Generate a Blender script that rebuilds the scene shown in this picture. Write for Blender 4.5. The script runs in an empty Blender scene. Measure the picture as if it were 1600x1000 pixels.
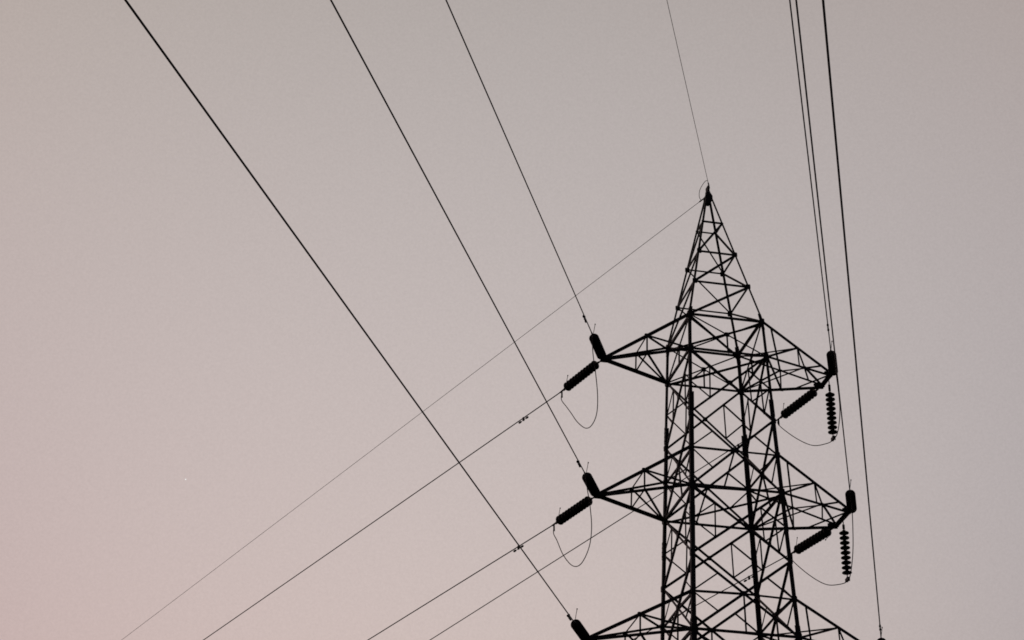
import bpy, math, random
import numpy as np
from mathutils import Vector, Matrix
V = Vector
sc = bpy.context.scene
random.seed(4)

# ------------------------------------------------------------------ camera
GZ = 30.75                                  # height of the top crossarm's upper level above the ground
CAM = V((-17.7513, -52.0839, GZ - 29.1265)) # eye height about 1.6 m
YAW, PITCH, ROLL, FPX = 0.2236, 0.4958, 0.0032, 3404.3
Ff = V((math.sin(YAW)*math.cos(PITCH), math.cos(YAW)*math.cos(PITCH), math.sin(PITCH)))
Rr = V((math.cos(YAW), -math.sin(YAW), 0)); Uu = Rr.cross(Ff)
Rr, Uu = Rr*math.cos(ROLL) + Uu*math.sin(ROLL), -Rr*math.sin(ROLL) + Uu*math.cos(ROLL)
cd = bpy.data.cameras.new('camera'); cam = bpy.data.objects.new('camera', cd)
sc.collection.objects.link(cam); sc.camera = cam
cd.sensor_fit = 'HORIZONTAL'; cd.sensor_width = 36; cd.lens = 36*FPX/1600
cd.clip_start = 0.1; cd.clip_end = 6000
m = Matrix((Rr, Uu, -Ff)).transposed().to_4x4(); m.translation = CAM; cam.matrix_world = m

# ------------------------------------------------------------------ dusk sky and low sun
SUN_EL, SUN_AZ = math.radians(2.0), math.radians(-62)     # azimuth from +Y, low on the left beyond the pylon
w = bpy.data.worlds.new('World'); sc.world = w; w.use_nodes = True
nt = w.node_tree; nt.nodes.clear()
N = nt.nodes.new; Lk = nt.links.new
out = N('ShaderNodeOutputWorld')
sky = N('ShaderNodeTexSky'); sky.sky_type = 'NISHITA'; sky.sun_disc = False
sky.sun_elevation = SUN_EL; sky.sun_rotation = SUN_AZ; sky.dust_density = 3
bg1 = N('ShaderNodeBackground'); bg1.inputs[1].default_value = 0.0015; Lk(sky.outputs[0], bg1.inputs[0])
tc = N('ShaderNodeTexCoord')
nrm = N('ShaderNodeVectorMath'); nrm.operation = 'NORMALIZE'; Lk(tc.outputs['Generated'], nrm.inputs[0])
sep = N('ShaderNodeSeparateXYZ'); Lk(nrm.outputs[0], sep.inputs[0])
def dot(v):
    d = N('ShaderNodeVectorMath'); d.operation = 'DOT_PRODUCT'; Lk(nrm.outputs[0], d.inputs[0]); d.inputs[1].default_value = v; return d.outputs['Value']
def ramp(src, stops, mode='LINEAR'):
    r = N('ShaderNodeValToRGB'); r.color_ramp.interpolation = mode
    e = r.color_ramp.elements
    while len(e) < len(stops): e.new(0.5)
    for el, (p, c) in zip(e, stops): el.position = p; el.color = (*c, 1)
    Lk(src, r.inputs[0]); return r.outputs[0]
def maprange(src, a, b, c=0, d=1, smooth=False):
    r = N('ShaderNodeMapRange'); r.clamp = True
    if smooth: r.interpolation_type = 'SMOOTHSTEP'
    for i, x in enumerate((a, b, c, d)): r.inputs[i+1].default_value = x
    Lk(src, r.inputs[0]); return r.outputs[0]
def lin(c): return tuple(((x/255)/12.92 if x <= 10.3 else ((x/255+.055)/1.055)**2.4) for x in c)
# the sky's colour varies smoothly with compass direction (AX: towards the right-hand side of the horizon) and altitude
def mth(op, x, y=None, clamp=False):
    n_ = N('ShaderNodeMath'); n_.operation = op; n_.use_clamp = clamp
    for i, q in enumerate((x, y)):
        if q is None: continue
        if isinstance(q, (int, float)): n_.inputs[i].default_value = q
        else: Lk(q, n_.inputs[i])
    return n_.outputs[0]
AX = (math.cos(YAW), -math.sin(YAW), 0)
ca = maprange(dot(AX), -.4, .4, -1.6, 1.6)
cb = maprange(sep.outputs[2], .22, .72, (.22-.48)*6, (.72-.48)*6)
def vec_add(terms):
    acc = None
    for col, fac in terms:
        v_ = N('ShaderNodeVectorMath'); v_.operation = 'SCALE'; v_.inputs[0].default_value = col
        if isinstance(fac, float): v_.inputs['Scale'].default_value = fac
        else: Lk(fac, v_.inputs['Scale'])
        if acc is None: acc = v_.outputs[0]
        else:
            a_ = N('ShaderNodeVectorMath'); a_.operation = 'ADD'; Lk(acc, a_.inputs[0]); Lk(v_.outputs[0], a_.inputs[1]); acc = a_.outputs[0]
    return acc
SKYC = [[0.5281, 0.4668, 0.4537], [-0.0421, -0.0223, -0.0152], [-0.1074, -0.0743, -0.0703], [-0.0514, -0.0563, -0.0525], [-0.0257, -0.0401, -0.0531], [0.0212, -0.0015, -0.0011], [0.0663, 0.0451, 0.0277]]
alt = vec_add(list(zip(SKYC, (1.0, ca, cb, mth('MULTIPLY', ca, ca), mth('MULTIPLY', cb, cb), mth('MULTIPLY', ca, cb), mth('MULTIPLY', mth('MULTIPLY', ca, ca), cb)))))
sunv = (math.sin(SUN_AZ)*math.cos(SUN_EL), math.cos(SUN_AZ)*math.cos(SUN_EL), math.sin(SUN_EL))
# darker, bluer evening side away from the afterglow
dim = ramp(maprange(dot((math.sin(YAW), math.cos(YAW), 0.35)), 0.1, 0.8), [(0, (.10,.11,.14)), (1, (1,1,1))])
mul2 = N('ShaderNodeMix'); mul2.data_type = 'RGBA'; mul2.blend_type = 'MULTIPLY'; mul2.inputs[0].default_value = 1
Lk(alt, mul2.inputs[6]); Lk(dim, mul2.inputs[7])
# very faint fine noise in the sky colour, imitating camera grain
nz = N('ShaderNodeTexNoise'); nz.inputs['Scale'].default_value = 850; nz.inputs['Detail'].default_value = 3; nz.inputs['Roughness'].default_value = .85; Lk(nrm.outputs[0], nz.inputs[0])
grain = ramp(nz.outputs[0], [(0.3, (.955,.955,.955)), (0.7, (1.045,1.045,1.045))])
mul3 = N('ShaderNodeMix'); mul3.data_type = 'RGBA'; mul3.blend_type = 'MULTIPLY'; mul3.inputs[0].default_value = 1
Lk(mul2.outputs[2], mul3.inputs[6]); Lk(grain, mul3.inputs[7])
bg2 = N('ShaderNodeBackground'); bg2.inputs[1].default_value = 1; Lk(mul3.outputs[2], bg2.inputs[0])
addn = N('ShaderNodeAddShader'); Lk(bg1.outputs[0], addn.inputs[0]); Lk(bg2.outputs[0], addn.inputs[1]); Lk(addn.outputs[0], out.inputs[0])

sl = bpy.data.lights.new('sun', 'SUN'); sl.energy = 0.15; sl.angle = math.radians(2); sl.color = (1, .72, .6)
so = bpy.data.objects.new('sun', sl); sc.collection.objects.link(so)
so.rotation_euler = V(sunv).to_track_quat('Z', 'Y').to_euler()
sc.view_settings.view_transform = 'Standard'; sc.view_settings.look = 'None'
sc.cycles.filter_width = 1.7
sc.view_settings.exposure = 0; sc.view_settings.gamma = 1

# ------------------------------------------------------------------ materials
def mat(name, c1, c2, rough, metal=0, scale=6, spec=.3):
    mt = bpy.data.materials.new(name); mt.use_nodes = True; t = mt.node_tree; b = t.nodes['Principled BSDF']
    n = t.nodes.new('ShaderNodeTexNoise'); n.inputs['Scale'].default_value = scale; n.inputs['Detail'].default_value = 6
    g = t.nodes.new('ShaderNodeTexCoord'); t.links.new(g.outputs['Object'], n.inputs[0])
    r = t.nodes.new('ShaderNodeValToRGB'); e = r.color_ramp.elements
    e[0].position = .35; e[0].color = (*c1, 1); e[1].position = .65; e[1].color = (*c2, 1)
    t.links.new(n.outputs[0], r.inputs[0]); t.links.new(r.outputs[0], b.inputs['Base Color'])
    b.inputs['Roughness'].default_value = rough; b.inputs['Metallic'].default_value = metal
    b.inputs['Specular IOR Level'].default_value = spec
    bp = t.nodes.new('ShaderNodeBump'); bp.inputs['Strength'].default_value = .15; bp.inputs['Distance'].default_value = .01
    t.links.new(n.outputs[0], bp.inputs['Height']); t.links.new(bp.outputs[0], b.inputs['Normal'])
    return mt
STEEL = mat('weathered_steel', (.018,.019,.024), (.045,.046,.056), .62, 0, 5, .25)
CAST = mat('cast_fitting', (.012,.012,.013), (.022,.02,.02), .55, 0, 12, .25)
GLASS = mat('brown_porcelain', (.010,.008,.008), (.018,.013,.012), .4, 0, 9, .3)
WIRE = mat('stranded_wire', (.018,.018,.019), (.032,.031,.032), .6, 0, 20, .25)
GROUND = mat('dark_grass', (.012,.014,.008), (.03,.032,.018), .95, 0, .4, .1)

# ------------------------------------------------------------------ mesh helpers
class MB:
    def __init__(s): s.v = []; s.f = []
    def poly(s, vs, fs):
        o = len(s.v); s.v += [tuple(x) for x in vs]; s.f += [tuple(i+o for i in f) for f in fs]
    def angle(s, p, q, w, n1, ext=0.0, t=None, side=1, both=1.0):
        """an L section from p to q; n1 is roughly the outward normal of the face it lies on"""
        p, q = V(p), V(q); d = (q-p).normalized(); p = p - d*ext; q = q + d*ext
        n = V(n1); n = (n - d*n.dot(d)).normalized(); b = d.cross(n)*side
        t = t or max(.007, w*.11); w2 = w*both
        prof = [(0,0),(w,0),(w,t),(t,t),(t,w2),(0,w2)]       # along b, against n
        vs = [a + b*(x - w*.5) - n*y for a in (p, q) for x, y in prof]
        fs = [tuple(range(5,-1,-1)), tuple(range(6,12))] + [(i, (i+1)%6, (i+1)%6+6, i+6) for i in range(6)]
        if side < 0: fs = [f[::-1] for f in fs]
        s.poly(vs, fs)
    def corner(s, p, q, w, sx, sy, t):
        """leg section: an L whose heel is at the outer corner, flanges run inwards along x and y"""
        prof = [(0,0),(w,0),(w,t),(t,t),(t,w),(0,w)]
        vs = [V(a) + V((-sx*x, -sy*y, 0)) for a in (p, q) for x, y in prof]
        fs = [tuple(range(5,-1,-1)), tuple(range(6,12))] + [(i, (i+1)%6, (i+1)%6+6, i+6) for i in range(6)]
        if sx*sy < 0: fs = [f[::-1] for f in fs]
        s.poly(vs, fs)
    def box(s, c, ax, ay, az):
        c = V(c); ax, ay, az = V(ax), V(ay), V(az)
        vs = [c + ax*i + ay*j + az*k for i in (-1,1) for j in (-1,1) for k in (-1,1)]
        s.poly(vs, [(0,1,3,2),(4,6,7,5),(0,4,5,1),(2,3,7,6),(0,2,6,4),(1,5,7,3)])
    def plate(s, c, u, v, n, t, cut=.3):
        """gusset: an octagonal plate, half sizes |u|,|v|, thickness t along n"""
        c, u, v, n = V(c), V(u), V(v), V(n).normalized()*t*.5
        k = 1-cut; o = [(1,k),(k,1),(-k,1),(-1,k),(-1,-k),(-k,-1),(k,-1),(1,-k)]
        vs = [c + u*x + v*y + n*h for h in (-1,1) for x, y in o]
        s.poly(vs, [tuple(range(7,-1,-1)), tuple(range(8,16))] + [(i,(i+1)%8,(i+1)%8+8,i+8) for i in range(8)])
    def tube(s, pts, r, seg=8, rs=None):
        pts = [V(p) for p in pts]; o = len(s.v); k = len(pts)
        d0 = (pts[1]-pts[0]).normalized(); a = d0.orthogonal().normalized()
        for i, p in enumerate(pts):
            d = (pts[min(i+1,k-1)] - pts[max(i-1,0)]).normalized()
            a = (a - d*a.dot(d)).normalized(); b = d.cross(a); rr = rs[i] if rs else r
            for j in range(seg):
                t = 2*math.pi*j/seg; s.v.append(tuple(p + (a*math.cos(t) + b*math.sin(t))*rr))
        for i in range(k-1):
            for j in range(seg):
                s.f.append((o+i*seg+j, o+i*seg+(j+1)%seg, o+(i+1)*seg+(j+1)%seg, o+(i+1)*seg+j))
        s.f.append(tuple(o+j for j in range(seg-1,-1,-1))); s.f.append(tuple(o+(k-1)*seg+j for j in range(seg)))
    def lathe(s, c, d, prof, seg=20):
        """prof: (distance along d, radius)"""
        c, d = V(c), V(d).normalized(); a = d.orthogonal().normalized(); b = d.cross(a); o = len(s.v); k = len(prof)
        for x, r in prof:
            for j in range(seg):
                t = 2*math.pi*j/seg; s.v.append(tuple(c + d*x + (a*math.cos(t)+b*math.sin(t))*max(r,1e-4)))
        for i in range(k-1):
            for j in range(seg):
                s.f.append((o+i*seg+j, o+i*seg+(j+1)%seg, o+(i+1)*seg+(j+1)%seg, o+(i+1)*seg+j))
        s.f.append(tuple(o+j for j in range(seg-1,-1,-1))); s.f.append(tuple(o+(k-1)*seg+j for j in range(seg)))
    def build(s, name, mt, parent=None, smooth=False):
        me = bpy.data.meshes.new(name); me.from_pydata(s.v, [], s.f); me.materials.append(mt)
        if smooth: me.polygons.foreach_set('use_smooth', [len(p.vertices) == 4 for p in me.polygons])
        me.update(); o = bpy.data.objects.new(name, me); sc.collection.objects.link(o)
        if parent: o.parent = parent
        return o
def empty(name, loc=(0,0,0)):
    o = bpy.data.objects.new(name, None); o.location = loc; o.empty_display_size = .3; sc.collection.objects.link(o); return o
def tag(o, label, cat, group=None):
    o['label'] = label; o['category'] = cat
    if group: o['group'] = group
def L(p, q, t): return V(p)*(1-t) + V(q)*t

# ------------------------------------------------------------------ ground
g = MB(); n = 64
R = [0, 20, 60, 150, 400, 1200, 3000]
g.v.append((0,0,0))
for r in R[1:]:
    for j in range(n):
        a = 2*math.pi*j/n; g.v.append((r*math.cos(a), r*math.sin(a), 0))
for j in range(n): g.f.append((0, 1+j, 1+(j+1)%n))
for i in range(len(R)-2):
    for j in range(n):
        g.f.append((1+i*n+j, 1+(i+1)*n+j, 1+(i+1)*n+(j+1)%n, 1+i*n+(j+1)%n))
go = g.build('ground', GROUND); go['kind'] = 'structure'

# ------------------------------------------------------------------ lattice pylon
pylon = empty('lattice_pylon')
tag(pylon, 'tall dark lattice steel pylon with stacked crossarms and a pointed peak', 'pylon')
H, K, ZA, ET = 1.1, .0395, 4.7384, .0569
def hw(z): return H - K*z if z <= 0 else H + (ET-H)*z/ZA
Z = dict(W=0, Al=-1.1138, M1=-3.1446, Bw=-4.1721, Bl=-5.3138, M2=-7.312, Cw=-8.3877, Cl=-9.4569,
         P1=3.5637, P2=2.3867, P3=1.2258, top=ZA,
         M3=-12.2, D1=-15.2, M4=-18.4, E1=-22.0, M5=-26.0, F0=-GZ)
SG = dict(b=(-1,-1), d=(1,-1), a=(-1,1), c=(1,1))
def wid(z):
    z0 = Z['Cl']
    return hw(z) if z > z0 else hw(z0) + (z0-z)*.085
def nd(l, s, inset=0):
    z = Z[s] if isinstance(s, str) else s
    h = wid(z) - inset; sx, sy = SG[l]; return V((sx*h, sy*h, GZ + z))
FACES = [('b','d',V((0,-1,0))), ('a','c',V((0,1,0))), ('b','a',V((-1,0,0))), ('d','c',V((1,0,0)))]

# legs: heavier sections further down, with splice plates where the section changes
for l in 'bdac':
    sx, sy = SG[l]
    lg = None
    for (z1, z2, wd) in [('top','W',.056), ('W',-2.75,.082), (-2.75,'Cl',.115), ('Cl','F0',.14)]:
        m_ = MB(); m_.corner(nd(l, z1), nd(l, z2), wd, sx, sy, wd*.1)
        if lg is None: mb = m_
        else: pass
        if z1 == 'top': acc = MB()
        acc.poly(m_.v, m_.f)
    lg = acc.build('leg', STEEL, pylon)
    for z, wd in ((0, .10), (-2.75, .145), (-6.2, .14), (-9.4, .16)):
        sp = MB(); p = nd(l, z + .26, -.008); q = nd(l, z - .26, -.008); sp.corner(p, q, wd*.92, sx, sy, .014)
        for k in range(4):
            c = L(p, q, .14 + .24*k)
            for (ux, uy) in ((1,0),(0,1)):
                bc = c + V((-sx*wd*.5*ux, -sy*wd*.5*uy, 0)); dr = V((0,sy,0)) if ux else V((sx,0,0))
                sp.tube([bc, bc + dr*.022], .016, 6)
        sp.build('splice_plate', STEEL, lg)
    ft = MB(); p = nd(l, 'F0'); ft.box(p + V((-sx*.09, -sy*.09, .12)), (.28,0,0), (0,.28,0), (0,0,.16)); ft.build('foundation_block', CAST, lg)

def brace(p, q, w_, n1, name='diagonal_brace', parent=None, off=0.0, side=1, ext=.03):
    m_ = MB(); o = V(n1)*off; m_.angle(V(p)+o, V(q)+o, w_*.9, n1, ext, side=side, both=.75)
    return m_.build(name, STEEL, parent or pylon)
def gusset(l, z, n1, u, v, up=(0,0,1), parent=None, shift=(0,0,0)):
    m_ = MB(); c = nd(l, z, .0) + V(n1)*.012 + V(shift); t = V(n1).cross(V((0,0,1)))
    m_.plate(c, t*u, V(up)*v, n1, .01); m_.build('gusset_plate', STEEL, parent or pylon)

def xpanel(z1, z2, w_, sec=True, zc=None, vert=True, horiz=False, post=None, faces=FACES, hwid=.07):
    for (p, q, n1) in faces:
        p1, q1, p2, q2 = nd(p,z1,.03), nd(q,z1,.03), nd(p,z2,.03), nd(q,z2,.03)
        dz = V((0,0,-.035*n1.y))                # braces of the two long faces meet the leg a little above or below the node
        if z1 == 'M1': p1 += dz; q1 += dz
        if z2 == 'M1': p2 += dz; q2 += dz
        brace(p1, q2, w_, n1, off=.0); brace(q1, p2, w_, n1, off=-.022, side=-1)
        # crossing point
        t = wid(Z[z1] if isinstance(z1,str) else z1) / (wid(Z[z1] if isinstance(z1,str) else z1) + wid(Z[z2] if isinstance(z2,str) else z2))
        X = L(p1, q2, t)
        if horiz:
            brace(nd(p,zc,.03), X, hwid, n1, 'horizontal_strut', off=-.03); brace(X, nd(q,zc,.03), hwid*.8, n1, 'horizontal_strut', off=-.03)
        k = .046; sb = lambda a_, b_, w_, e_: brace(a_, b_, w_, n1, 'secondary_brace', ext=e_)
        if sec:
            for (a1, a2, b1, b2, leg) in ((p1, q2, q1, p2, p), (q1, p2, p1, q2, q)):
                A = L(a1, a2, t*.5); B = L(b1, b2, (1+t)*.5); C = nd(leg, zc, .03)
                sb(C + n1*-.012, A + n1*-.012, k, .01); sb(C + n1*-.012, B + n1*-.012, k, .01)
                if vert: sb(A - n1*.02, B - n1*.02, k, .03)
        if post is not None: sb(X - n1*.01, L(p2, q2, post) - n1*.01, .055, .02)
        gp = MB(); gp.plate(X + n1*.004, n1.cross(V((0,0,1)))*.07, V((0,0,.07)), n1, .008); gp.build('gusset_plate', STEEL, pylon)

# head frame between upper and lower chords of the top arm, then the body panels
xpanel('W', 'Al', .046, sec=False, post=.5)
xpanel('Al', 'M1', .072, zc=(Z['Al']+Z['M1'])/2)
xpanel('M1', 'Bl', .078, zc='Bw', vert=False, horiz=True, post=.36, hwid=.078)
xpanel('Bl', 'M2', .082, zc=(Z['Bl']+Z['M2'])/2)
xpanel('M2', 'Cl', .085, zc='Cw', vert=False, horiz=True, post=.5, hwid=.078)
xpanel('Cl', 'M3', .09, sec=False)
for z1, z2 in (('M3','D1'), ('D1','M4'), ('M4','E1'), ('E1','M5'), ('M5','F0')):
    xpanel(z1, z2, .09, sec=False)
for lev, w_, pl in (('W', .09, 1), ('Al', .08, 1), ('Bl', .085, 1), ('Cl', .09, 1), ('D1', .09, 0), ('E1', .09, 0)):
    for (p, q, n1) in FACES:
        brace(nd(p,lev,.02), nd(q,lev,.02), w_, n1, 'horizontal_strut', off=.012 if lev != 'W' else -.01)
    if pl:
        up = V((0,0,1))
        brace(nd('b',lev,.06), nd('c',lev,.06), .062, up, 'plan_brace', off=-.03); brace(nd('d',lev,.06), nd('a',lev,.06), .062, up, 'plan_brace', off=-.055, side=-1)
        if lev == 'Al':
            brace(nd('d',lev,.06)+V((-.1,.0,0)), nd('a',lev,.06)+V((0,-.14,0)), .05, up, 'plan_brace', off=-.09)
for lev, s in (('W',.11), ('Al',.125), ('Bw',.085), ('Bl',.14), ('Cw',.095), ('Cl',.15), ('M1',.09), ('M2',.10)):
    for l in 'bdac':
        sx, sy = SG[l]
        gusset(l, lev, V((0,sy,0)), s*.62, s*.8, shift=(-sx*s*.45,0,0)); gusset(l, lev, V((sx,0,0)), s*.62, s*.8, shift=(0,-sy*s*.45,0))

# peak
peak = MB(); tp = GZ + ZA
peak.box((0,0,tp-.12), (.06,0,0), (0,.06,0), (0,0,.16)); peak.box((0,0,tp+.10), (.03,0,0), (0,.10,0), (0,0,.11))
peak.plate((0,-.1,tp-.2), (.11,0,0), (0,0,.18), (0,1,0), .012, .6); peak.plate((0,.1,tp-.2), (.11,0,0), (0,0,.18), (0,1,0), .012, .6)
pk = peak.build('peak_cap', STEEL, pylon)
def pb(l1, z1, l2, z2, n1, w_=.06, name='peak_brace'): return brace(nd(l1,z1,.02), nd(l2,z2,.02), w_, n1, name, off=.01)
yN, yF, xL_, xR_ = V((0,-1,0)), V((0,1,0)), V((-1,0,0)), V((1,0,0))
for lev in ('P1','P2','P3'):
    for (p, q, n1) in FACES: pb(p, lev, q, lev, n1, .075 if n1.y < 0 else .055, 'peak_strut')
for (u, z1, v_, z2) in (('d','P1','b','P2'), ('d','P2','b','P3'), ('d','P3','b','W')): pb(u, z1, v_, z2, yN, .072)
for (u, z1, v_, z2) in (('a','P1','c','P2'), ('a','P2','c','P3'), ('a','P3','c','W')): pb(u, z1, v_, z2, yF, .05)
for (u, z1, v_, z2) in (('c','P1','d','P2'), ('c','P2','d','P3'), ('c','P3','d','W')): pb(u, z1, v_, z2, xR_, .058)
for (u, z1, v_, z2) in (('b','P1','a','P2'), ('b','P2','a','P3'), ('b','P3','a','W')): pb(u, z1, v_, z2, xL_, .058)
for lev in ('P2','P3'):
    for l in 'bdac':
        sx, sy = SG[l]; gusset(l, lev, V((0,sy,0)), .07, .08, shift=(-sx*.04,0,0))

# crossarms
TIPL = dict(A=V((-3.2844,0,GZ-1.1321)), B=V((-3.537,0,GZ-5.3037)), C=V((-3.8798,0,GZ-9.4255)))
TIPR = dict(A=(3.3048,.3825,GZ-1.061), B=(3.4851,.5263,GZ-5.3153), C=(4.02,.56,GZ-9.4569))
LEV = dict(A=('W','Al'), B=('Bw','Bl'), C=('Cw','Cl'))
WHICH = dict(A='top', B='middle', C='lowest')
def bar(parent, p, q, w_, n1, name='lacing_bar', side=1, ext=.02):
    m_ = MB(); m_.angle(p, q, w_, n1, ext, side=side); return m_.build(name, STEEL, parent)
for k_ in 'ABC':
    u, lo = LEV[k_]; T = TIPL[k_]
    m_ = MB(); m_.plate(T + V((.08,-.05,.01)), (.15,0,0), (0,0,.06), (0,1,0), .014, .45); m_.plate(T + V((.08,.05,.01)), (.15,0,0), (0,0,.06), (0,1,0), .014, .45)
    m_.plate(T + V((.04,0,-.05)), (.13,0,0), (0,.13,0), (0,0,1), .014, .4); m_.tube([T+V((-.05,-.13,-.03)), T+V((-.05,.13,-.03))], .028, 8)
    arm = m_.build('crossarm', STEEL, pylon); arm['label'] = WHICH[k_] + ' left crossarm tapering to a single tip'
    bw, aw, bl, al = nd('b',u,.02), nd('a',u,.02), nd('b',lo,.02), nd('a',lo,.02)
    Tn, Tf = T + V((.03,-.05,.02)), T + V((.03,.05,.02)); Tb, Tc = T + V((.03,-.05,-.03)), T + V((.03,.05,-.03))
    bar(arm, bw, Tn, .08, yN, 'chord', ext=.04); bar(arm, aw, Tf, .05, yF, 'chord', ext=.04); bar(arm, bl, Tb, .062, yN, 'chord', ext=.04); bar(arm, al, Tc, .085, yF, 'chord', ext=.04)
    N1, F1, N2, F2 = L(bw,Tn,.5), L(aw,Tf,.5), L(bl,Tb,.5), L(al,Tc,.5)
    up = V((0,0,1))
    for p, q, w_, n1 in ((N1,N2,.048,yN), (N1,bl,.062,yN), (F1,F2,.045,yF), (F1,al,.062,yF), (N1,F1,.04,up), (N1,aw,.045,up), (N2,F2,.045,-up), (N2,al,.05,-up)):
        bar(arm, p, q, w_, n1)
    gp = MB(); gp.plate(N1 + V((0,-.012,-.01)), (.08,0,0), (0,0,.06), (0,1,0), .01, .4); gp.build('gusset_plate', STEEL, arm); gp = MB(); gp.plate(F1 + V((0,.012,-.01)), (.07,0,0), (0,0,.05), (0,1,0), .01, .4); gp.build('gusset_plate', STEEL, arm)
    # right arm
    x, y, z = TIPR[k_]; Rn, Rf = V((x,-y,z)), V((x,y,z))
    m_ = MB(); m_.angle(Rn + V((.02,-.08,0)), Rf + V((.02,.08,0)), .11, (1,0,0), 0, both=.8); m_.plate(Rn + V((-.08,0,.03)), (.14,0,0), (0,0,.07), (0,1,0), .014, .45); m_.plate(Rf + V((-.1,0,.02)), (.16,0,0), (0,0,.06), (0,1,0), .014, .45)
    m_.plate(Rf + V((-.07,-.02,-.02)), (.13,0,0), (0,.06,0), (0,0,1), .014, .45)
    arm = m_.build('crossarm', STEEL, pylon); arm['label'] = WHICH[k_] + ' right crossarm ending in a short cross beam'
    dw, cw, dl, cl = nd('d',u,.02), nd('c',u,.02), nd('d',lo,.02), nd('c',lo,.02)
    e = V((0,0,.04))
    bar(arm, dw, Rn+e, .085, yN, 'chord', ext=.03); bar(arm, cw, Rf+e, .06, yF, 'chord', ext=.03); bar(arm, dl, Rn-e, .07, yN, 'chord', ext=.03); bar(arm, cl, Rf-e, .09, yF, 'chord', ext=.03)
    NT, NT12, NT85 = L(dw,Rn+e,.5), L(dw,Rn+e,.12), L(dw,Rn+e,.85)
    NB, NB6 = L(dl,Rn-e,.5), L(dl,Rn-e,.58)
    FT, FT84 = L(cw,Rf+e,.5), L(cw,Rf+e,.84); FB, FB66 = L(cl,Rf-e,.49), L(cl,Rf-e,.66)
    for p, q, w_, n1 in ((NT,NB,.04,yN), (NT,NB6,.05,yN), (NT,dl,.05,yN), (NT,cw,.04,up), (NT12,FT,.05,up), (dl,FB,.05,-up), (FT,FB,.045,yF), (FT,cl,.048,yF),
                         (NT85,NB6,.042,yN), (NB6,FT,.042,up), (NB6,FT84,.042,up), (NB6,Rf,.05,-up), (NB6,cl,.042,-up), (Rn,FB66,.05,-up)):
        bar(arm, p, q, w_, n1)
    for c_, a_, b_ in ((NB6,.08,.04), (FT,.07,.04), (FB,.09,.05)):
        gp = MB(); gp.plate(c_, (a_,0,0), (0,0,b_), (0,1,0), .01, .45); gp.build('gusset_plate', STEEL, arm)

# ------------------------------------------------------------------ direction helpers (spans run to their real horizon points)
def ray(px, py): return (Ff*FPX + Rr*(px-800) - Uu*(py-500)).normalized()
def proj(p):
    q = V(p) - CAM; return 800 + FPX*q.dot(Rr)/q.dot(Ff), 500 - FPX*q.dot(Uu)/q.dot(Ff)
def span_dir(P, vp_y, through, sign):
    """3-D direction of a span leaving P, whose slope is that of the horizon offset vp_y and whose line in plan passes `through`"""
    x0, y0 = proj(P); x1, y1 = through
    vx = x0 + (x1-x0)*(vp_y-y0)/(y1-y0)
    return ray(vx, vp_y)*sign
def solve_string(T, wd, target, length):
    """tilt the span direction wd up or down about the tip so the string end falls nearest the given line of sight"""
    h = V((wd.x, wd.y, 0)).normalized(); best = None
    for i in range(-60, 61):
        for da in range(-8, 9):
            a = math.asin(wd.z) + math.radians(i*.5); hh = Matrix.Rotation(math.radians(da), 3, 'Z') @ h
            d = hh*math.cos(a) + V((0,0,math.sin(a))); x, y = proj(T + d*length)
            e = (x-target[0])**2 + (y-target[1])**2 + abs(i)*.02 + abs(da)*.2
            if best is None or e < best[0]: best = (e, d)
    return best[1]

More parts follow.
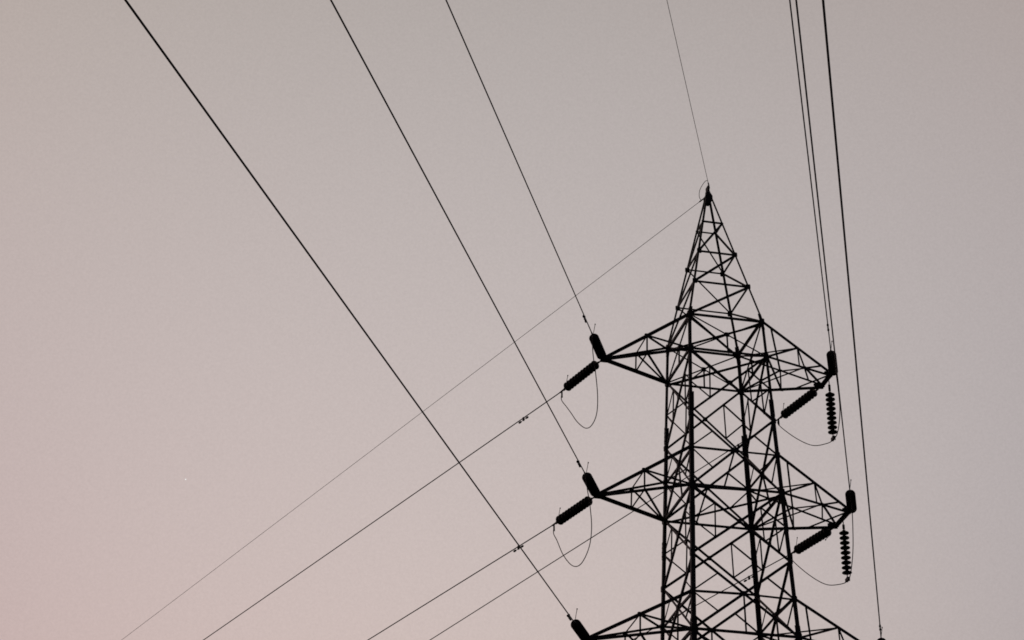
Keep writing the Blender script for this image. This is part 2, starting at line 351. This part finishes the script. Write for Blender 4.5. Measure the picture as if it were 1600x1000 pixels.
# ------------------------------------------------------------------ insulator strings
PITCH_D = .146
def disc_profile():
    return [(.0,.030),(.006,.045),(.04,.048),(.05,.058),(.060,.105),(.076,.132),(.090,.138),(.102,.132),(.094,.10),(.108,.096),(.102,.075),(.118,.07),(.110,.045),(.125,.022),(.146,.016)]
disc_mesh = None
def insulator(T, d, n_disc, link, label, group, horn_up=True, kind='tension', horn_tip=False):
    root = empty('insulator_string', T); tag(root, label, 'insulator', group)
    global disc_mesh
    d = V(d).normalized(); rot = d.to_track_quat('Z', 'Y')
    if disc_mesh is None:
        m_ = MB(); m_.lathe((0,0,0), (0,0,1), disc_profile(), 28); o = m_.build('disc', GLASS, root, True); disc_mesh = o.data; first = o
    else: first = None
    m_ = MB(); m_.tube([(0,0,0), d*link*.5], .014, 8); s = d.cross(V((0,0,1))) if abs(d.z) < .9 else V((1,0,0)); s.normalize(); n = d.cross(s)
    m_.box(d*link*.62, d*link*.28, s*.035, n*.008); m_.tube([d*link*.85, d*(link+.01)], .02, 8)
    m_.build('link_fitting', CAST, root)
    for k in range(n_disc):
        if k == 0 and first: o = first
        else:
            o = bpy.data.objects.new('disc', disc_mesh); sc.collection.objects.link(o); o.parent = root
        o.location = d*(link + PITCH_D*k); o.rotation_mode = 'QUATERNION'; o.rotation_quaternion = rot
    e = link + PITCH_D*n_disc
    up = V((0,0,1)); up = (up - d*up.dot(d)).normalized() if kind == 'tension' else s
    if kind == 'tension':
        m_ = MB(); m_.tube([d*e, d*(e+.07)], .022, 8); m_.box(d*(e+.1), d*.05, up*.045, d.cross(up)*.01); m_.tube([d*(e+.12), d*(e+.36)], .0, 10, rs=[.03, .022]); m_.build('dead_end_clamp', CAST, root)
        if horn_up:
            m_ = MB(); a = d*(e+.02); b = a + up*.17 - d*.02; c = a + up*.15 + V((0,0,.24)) + V((.05,0,0)) ; m_.tube([a, a + up*.12, c], .008, 6); m_.lathe(c, (c-a-up*.12), [(-.02,.008),(0,.016),(.02,.016),(.03,.004)], 8); m_.build('arcing_horn', CAST, root)
        if horn_tip:
            m_ = MB(); a = d*(link*.6); c = a - up*.2 + d*.28; m_.tube([a, a - up*.16 + d*.1, c], .008, 6); m_.lathe(c, V((0,0,-1)), [(-.02,.008),(0,.016),(.02,.016),(.03,.004)], 8); m_.build('arcing_horn', CAST, root)
    else:
        m_ = MB(); m_.tube([d*e, d*(e+.09)], .016, 8); m_.box(d*(e+.14), d*.045, V((0,.10,0)), V((.035,0,0))); m_.tube([d*(e+.10)+V((-.05,-.05,0)), d*(e+.2)+V((.05,-.05,0))], .012, 6); m_.tube([d*(e+.2)+V((-.05,.05,0)), d*(e+.1)+V((.05,.05,0))], .012, 6)
        m_.build('suspension_clamp', CAST, root)
    return V(T) + d*(e + (.36 if kind == 'tension' else .15)), V(T) + d*(e+.14)

LINK = .2
LEN = LINK + 11*PITCH_D + .36
GS, GP, GC, GD, GJ = 'insulator strings on the crossarms', None, 'conductors of the power line', 'vibration dampers on the conductors', 'jumper loops below the crossarms'
def wire(name, P, d, L1, r, label, cat, group, curve=.00012, straight=70, total=320):
    root_pts = []; h = V((d.x, d.y, 0)); s = 0; t = 0
    while t <= total:
        p = d*t; 
        if t > straight: p = p + V((0,0,curve*(t-straight)**2))
        root_pts.append(p); t += 5 if t < 100 else 12
    m_ = MB(); m_.tube(root_pts, r, 8); o = m_.build(name, WIRE, None, True); o.location = P; tag(o, label, cat, group); return o
def damper(P, d, label):
    root = empty('vibration_damper', P); tag(root, label, 'vibration damper', GD); d = V(d).normalized(); dn = V((0,0,-1)) - d*(-d.z); dn.normalize()
    m_ = MB(); m_.box(dn*.035, d*.03, dn*.055, d.cross(dn)*.02); m_.build('clamp', CAST, root)
    m_ = MB(); m_.tube([dn*.065 - d*.2, dn*.07, dn*.065 + d*.2], .008, 6); m_.build('messenger_wire', WIRE, root)
    for sgn in (-1, 1):
        m_ = MB(); m_.lathe(dn*.067 + d*sgn*.11, d*sgn, [(0,.014),(.02,.027),(.08,.031),(.11,.027),(.12,.01)], 12); m_.build('weight', CAST, root, True)
def at_px(P, d, target):
    """distance along the span at which its sight line is nearest the target"""
    best = None
    for i in range(10, 1200):
        t = i*.02; x, y = proj(V(P)+d*t); e = (x-target[0])**2 + (y-target[1])**2
        if best is None or e < best[0]: best = (e, t)
    return best[1]

E_ = {}
side_word = {'L': 'left', 'R': 'right'}
spec = [  # key, tip, frame-top crossing of the near wire, near damper px
 ('LA', TIPL['A']+V((-.06,-.10,-.02)), (697,0), (911,496), None),
 ('LB', TIPL['B']+V((-.06,-.10,-.02)), (517,0), (902,722), None),
 ('LC', TIPL['C']+V((-.06,-.10,-.02)), (196,0), (882,966), None),
 ('RA', V((TIPR['A'][0]+.03,-TIPR['A'][1]-.08,TIPR['A'][2])), (1234,0), (1293,508), None),
 ('RB', V((TIPR['B'][0]+.03,-TIPR['B'][1]-.08,TIPR['B'][2])), (1244,0), None, None),
 ('RC', V((TIPR['C'][0]+.03,-TIPR['C'][1]-.08,TIPR['C'][2])), (1286,0), (1374,977), None)]
for key, T, top, dpx, _ in spec:
    d = span_dir(T, 1850, top, -1)
    sw, wh = side_word[key[0]], WHICH[key[1]]
    extra = {'LA':'short black insulator string pointing up towards the viewer from the top left crossarm tip',
             'LB':'short black insulator string pointing up towards the viewer from the middle left crossarm tip',
             'LC':'black insulator string cut by the bottom frame edge on the lowest left crossarm tip',
             'RA':'stubby upright black insulator string at the outer end of the top right crossarm',
             'RB':'stubby upright black insulator string at the outer end of the middle right crossarm',
             'RC':'barely visible rounded insulator string end at the bottom right frame edge'}[key]
    E, J = insulator(T, d, 10, .09, extra, GS)
    E_[key+'n'] = (E, J, d)
    lab = {'LA':'third overhead wire from the left, running up from the top left crossarm',
           'LB':'second overhead wire from the left, running up from the middle left crossarm',
           'LC':'thickest overhead wire, leftmost, running from top left corner to the lowest left crossarm',
           'RA':'leftmost of the three steep wires at right, ending on the top right crossarm',
           'RB':'middle of the three steep wires at right, ending on the middle right crossarm',
           'RC':'rightmost steep wire, descending to the lowest right crossarm'}[key]
    wire('conductor_wire', E - d*.1, d, 0, .0155, lab, 'power line', GC)
    if dpx: damper(E + d*at_px(E, d, dpx), d, f'small two-weight damper on the overhead wire to the {wh} {sw} crossarm')
spec2 = [
 ('LA', TIPL['A']+V((-.06,.10,-.03)), (875,613), (318,1000), [(817,652)], ),
 ('LB', TIPL['B']+V((-.06,.10,-.03)), (863,821), (575,1000), [(809,853)]),
 ('RA', V((TIPR['A'][0]-.08,TIPR['A'][1]+.04,TIPR['A'][2]-.05)), (1213,657), (672,1000), [(1152,692)]),
 ('RB', V((TIPR['B'][0]-.08,TIPR['B'][1]+.04,TIPR['B'][2]-.05)), (1236,866), (988,1000), [(1170,901)])]
for key, T, epx, bot, dps in spec2:
    x0, y0 = epx; vx = x0 + (bot[0]-x0)*(2650-y0)/(bot[1]-y0); wd = ray(vx, 2650)
    sd = solve_string(T, wd, epx, LEN)
    sw, wh = side_word[key[0]], WHICH[key[1]]
    nice = {'LA':'long ribbed insulator string slanting down-left from the top left crossarm tip',
            'LB':'long ribbed insulator string slanting down-left from the middle left crossarm tip',
            'RA':'long ribbed insulator string slanting down-left below the top right crossarm',
            'RB':'long ribbed insulator string slanting down-left below the middle right crossarm'}[key]
    E, J = insulator(T, sd, 11, LINK, nice, GS, horn_tip=(key == 'RB'))
    x0, y0 = proj(E); vx = x0 + (bot[0]-x0)*(2650-y0)/(bot[1]-y0); wd = ray(vx, 2650)
    print(key, proj(E), sd, wd)
    E_[key+'f'] = (E, J, sd)
    lab = {'LA':'wire running down-left from the ribbed insulator of the top left crossarm',
           'LB':'wire running down-left from the ribbed insulator of the middle left crossarm',
           'RA':'wire passing behind the pylon from the top right crossarm down to the lower left',
           'RB':'wire seen only through the lower lattice, leaving the middle right crossarm'}[key]
    wire('conductor_wire', E - wd*.06, wd, 0, .0155, lab, 'power line', GC, curve=.00025)
    dl_ = {'LA':'small damper on the slanting wire left of the top left crossarm', 'LB':'small damper where two wires cross left of the middle crossarm',
           'RA':'small damper seen through the lattice between top and middle crossarms', 'RB':'small damper seen through the lattice below the middle crossarm'}[key]
    for dp in dps: damper(E + wd*at_px(E, wd, dp), wd, dl_)

# pilot strings under the right cross beams carrying the jumper
for k_ in 'AB':
    x, y, z = TIPR[k_]; T = V((x+.02, -y*(.28 if k_ == 'A' else -.12), z-.06))
    E, J = insulator(T, (0,0,-1), 9, .36 if k_ == 'A' else .25, 'vertical string of nine separate discs hanging under the %s right crossarm' % WHICH[k_], GS, kind='pilot')
    E_['R'+k_+'p'] = (E, J, None)

def spline(pts, k=10):
    pts = [V(p) for p in pts]; P = [pts[0]*2-pts[1]] + pts + [pts[-1]*2-pts[-2]]; o = []
    for i in range(1, len(P)-2):
        for j in range(k):
            t = j/k; o.append(.5*((2*P[i]) + (P[i+1]-P[i-1])*t + (2*P[i-1]-5*P[i]+4*P[i+1]-P[i+2])*t*t + (3*P[i]-P[i-1]-3*P[i+1]+P[i+2])*t**3))
    o.append(P[-2]); return o
def jumper(label, pts, terms):
    m_ = MB(); m_.tube(spline(pts), .0125, 8); o = m_.build('jumper_wire', WIRE, None, True); tag(o, label, 'jumper wire', GJ)
    for (p, d) in terms:
        t = MB(); t.tube([p, p + d*.2], .024, 8); t.build('terminal_lug', CAST, o)
for k_ in 'AB':
    f, fj, fd = E_['L'+k_+'f']; n_, nj, ndr = E_['L'+k_+'n']
    a = fj + fd*.12 + V((0,0,-.03)); b = nj + ndr*.12 + V((0,0,-.03)); sag = 1.62
    pts = [a + V((0,0,-.02)), a + V((0,0,-.24)) + fd*.02]
    shape = dict(A=((.15,.72,0), (.3,1.17,0), (.5,1.78,0), (.74,2.36,0), (.93,2.60,0), (1.0,2.38,.08), (1.0,1.85,.12), (1.0,1.2,.08), (1.0,.55,.01)),
                 B=((.1,.60,0), (.3,1.30,0), (.58,1.98,0), (.84,2.28,0), (1.0,2.05,.07), (1.0,1.5,.15), (1.0,.9,.12), (1.0,.4,.05)))[k_]
    for u, drop, dx in shape:
        pts.append(L(a, b, u) + V((dx,0,-drop)))
    pts += [b]
    jumper('hanging U-shaped jumper loop under the %s left crossarm tip' % WHICH[k_], pts, [(a + V((0,0,.03)), V((.02,.02,-1)))])
    f, fj, fd = E_['R'+k_+'f']; n_, nj, ndr = E_['R'+k_+'n']; c = E_['R'+k_+'p'][0] + V((0,0,-.03))
    a = fj + fd*.12; b = nj + ndr*.12
    pts = [a, a + V((0,0,-.2))]
    for u, f_ in ((.3,.53), (.6,.85), (.85,.98)): pts.append(L(a, V((c.x,c.y,a.z)), u) + V((0,0,(c.z-a.z)*f_)))
    pts += [c]
    for u, f_, dx in ((.10,.90,.14), (.32,.66,.22), (.6,.42,.18), (.85,.2,.10)): pts.append(L(V((c.x,c.y,b.z)), b, u) + V((dx if k_ == 'A' else dx*.6,0,(c.z-b.z)*f_)))
    pts += [b]
    jumper('jumper wire swinging below the %s right crossarm through its hanging disc string' % WHICH[k_], pts, [(a, V((.02,.02,-1)))])

# earth wire over the peak
TP = V((0,0,GZ+ZA+.05))
pn = TP + V((.02,-.10,.1)); pf = TP + V((-.03,.10,-.12))
d = span_dir(pn, 1850, (1042,0), -1)
wire('earth_wire', pn, d, 0, .0075, 'thin earth wire running straight up from the pylon peak', 'earth wire', 'earth wires at the peak')
d2 = span_dir(pf, 2650, (190,1000), 1)
wire('earth_wire', pf, d2, 0, .0075, 'faint thin earth wire slanting from the pylon peak to the lower left', 'earth wire', 'earth wires at the peak', curve=.00025)
A = pf + d2*.22; B = pn + d*.25
m_ = MB(); m_.tube(spline([A, A + V((-.06,-.02,.12)), A + V((-.05,-.08,.32)), L(A,B,.55) + V((-.02,0,.30)), L(A,B,.85) + V((.0,0,.20)), B + V((.0,0,.02)), pn]), .009, 6); o = m_.build('bonding_loop', WIRE, None, True)
tag(o, 'small round bonding wire loop at the very top of the peak', 'bonding wire')
for P_, dd in ((pn, d), (pf, d2)):
    m_ = MB(); m_.tube([P_ - dd*.05, P_ + dd*.3], .02, 8); m_.build('wire_clamp', CAST, pk)

# added glowing sphere for a lone pale speck, far beyond everything
em = bpy.data.materials.new('speck_glow'); em.use_nodes = True; b_ = em.node_tree.nodes['Principled BSDF']
b_.inputs['Base Color'].default_value = (0,0,0,1); b_.inputs['Emission Color'].default_value = (.97,1,.98,1); b_.inputs['Emission Strength'].default_value = .95
m_ = MB(); sp_ = ray(290, 749)*5200; m_.lathe((0,0,0), (0,0,1), [(math.sin(k*math.pi/8 - math.pi/2)*1.5, math.cos(k*math.pi/8 - math.pi/2)*1.5) for k in range(9)], 14)
st = m_.build('glow_speck', em, None, True); st.location = CAM + sp_; tag(st, 'tiny pale speck alone in the pink sky at the lower left', 'star')
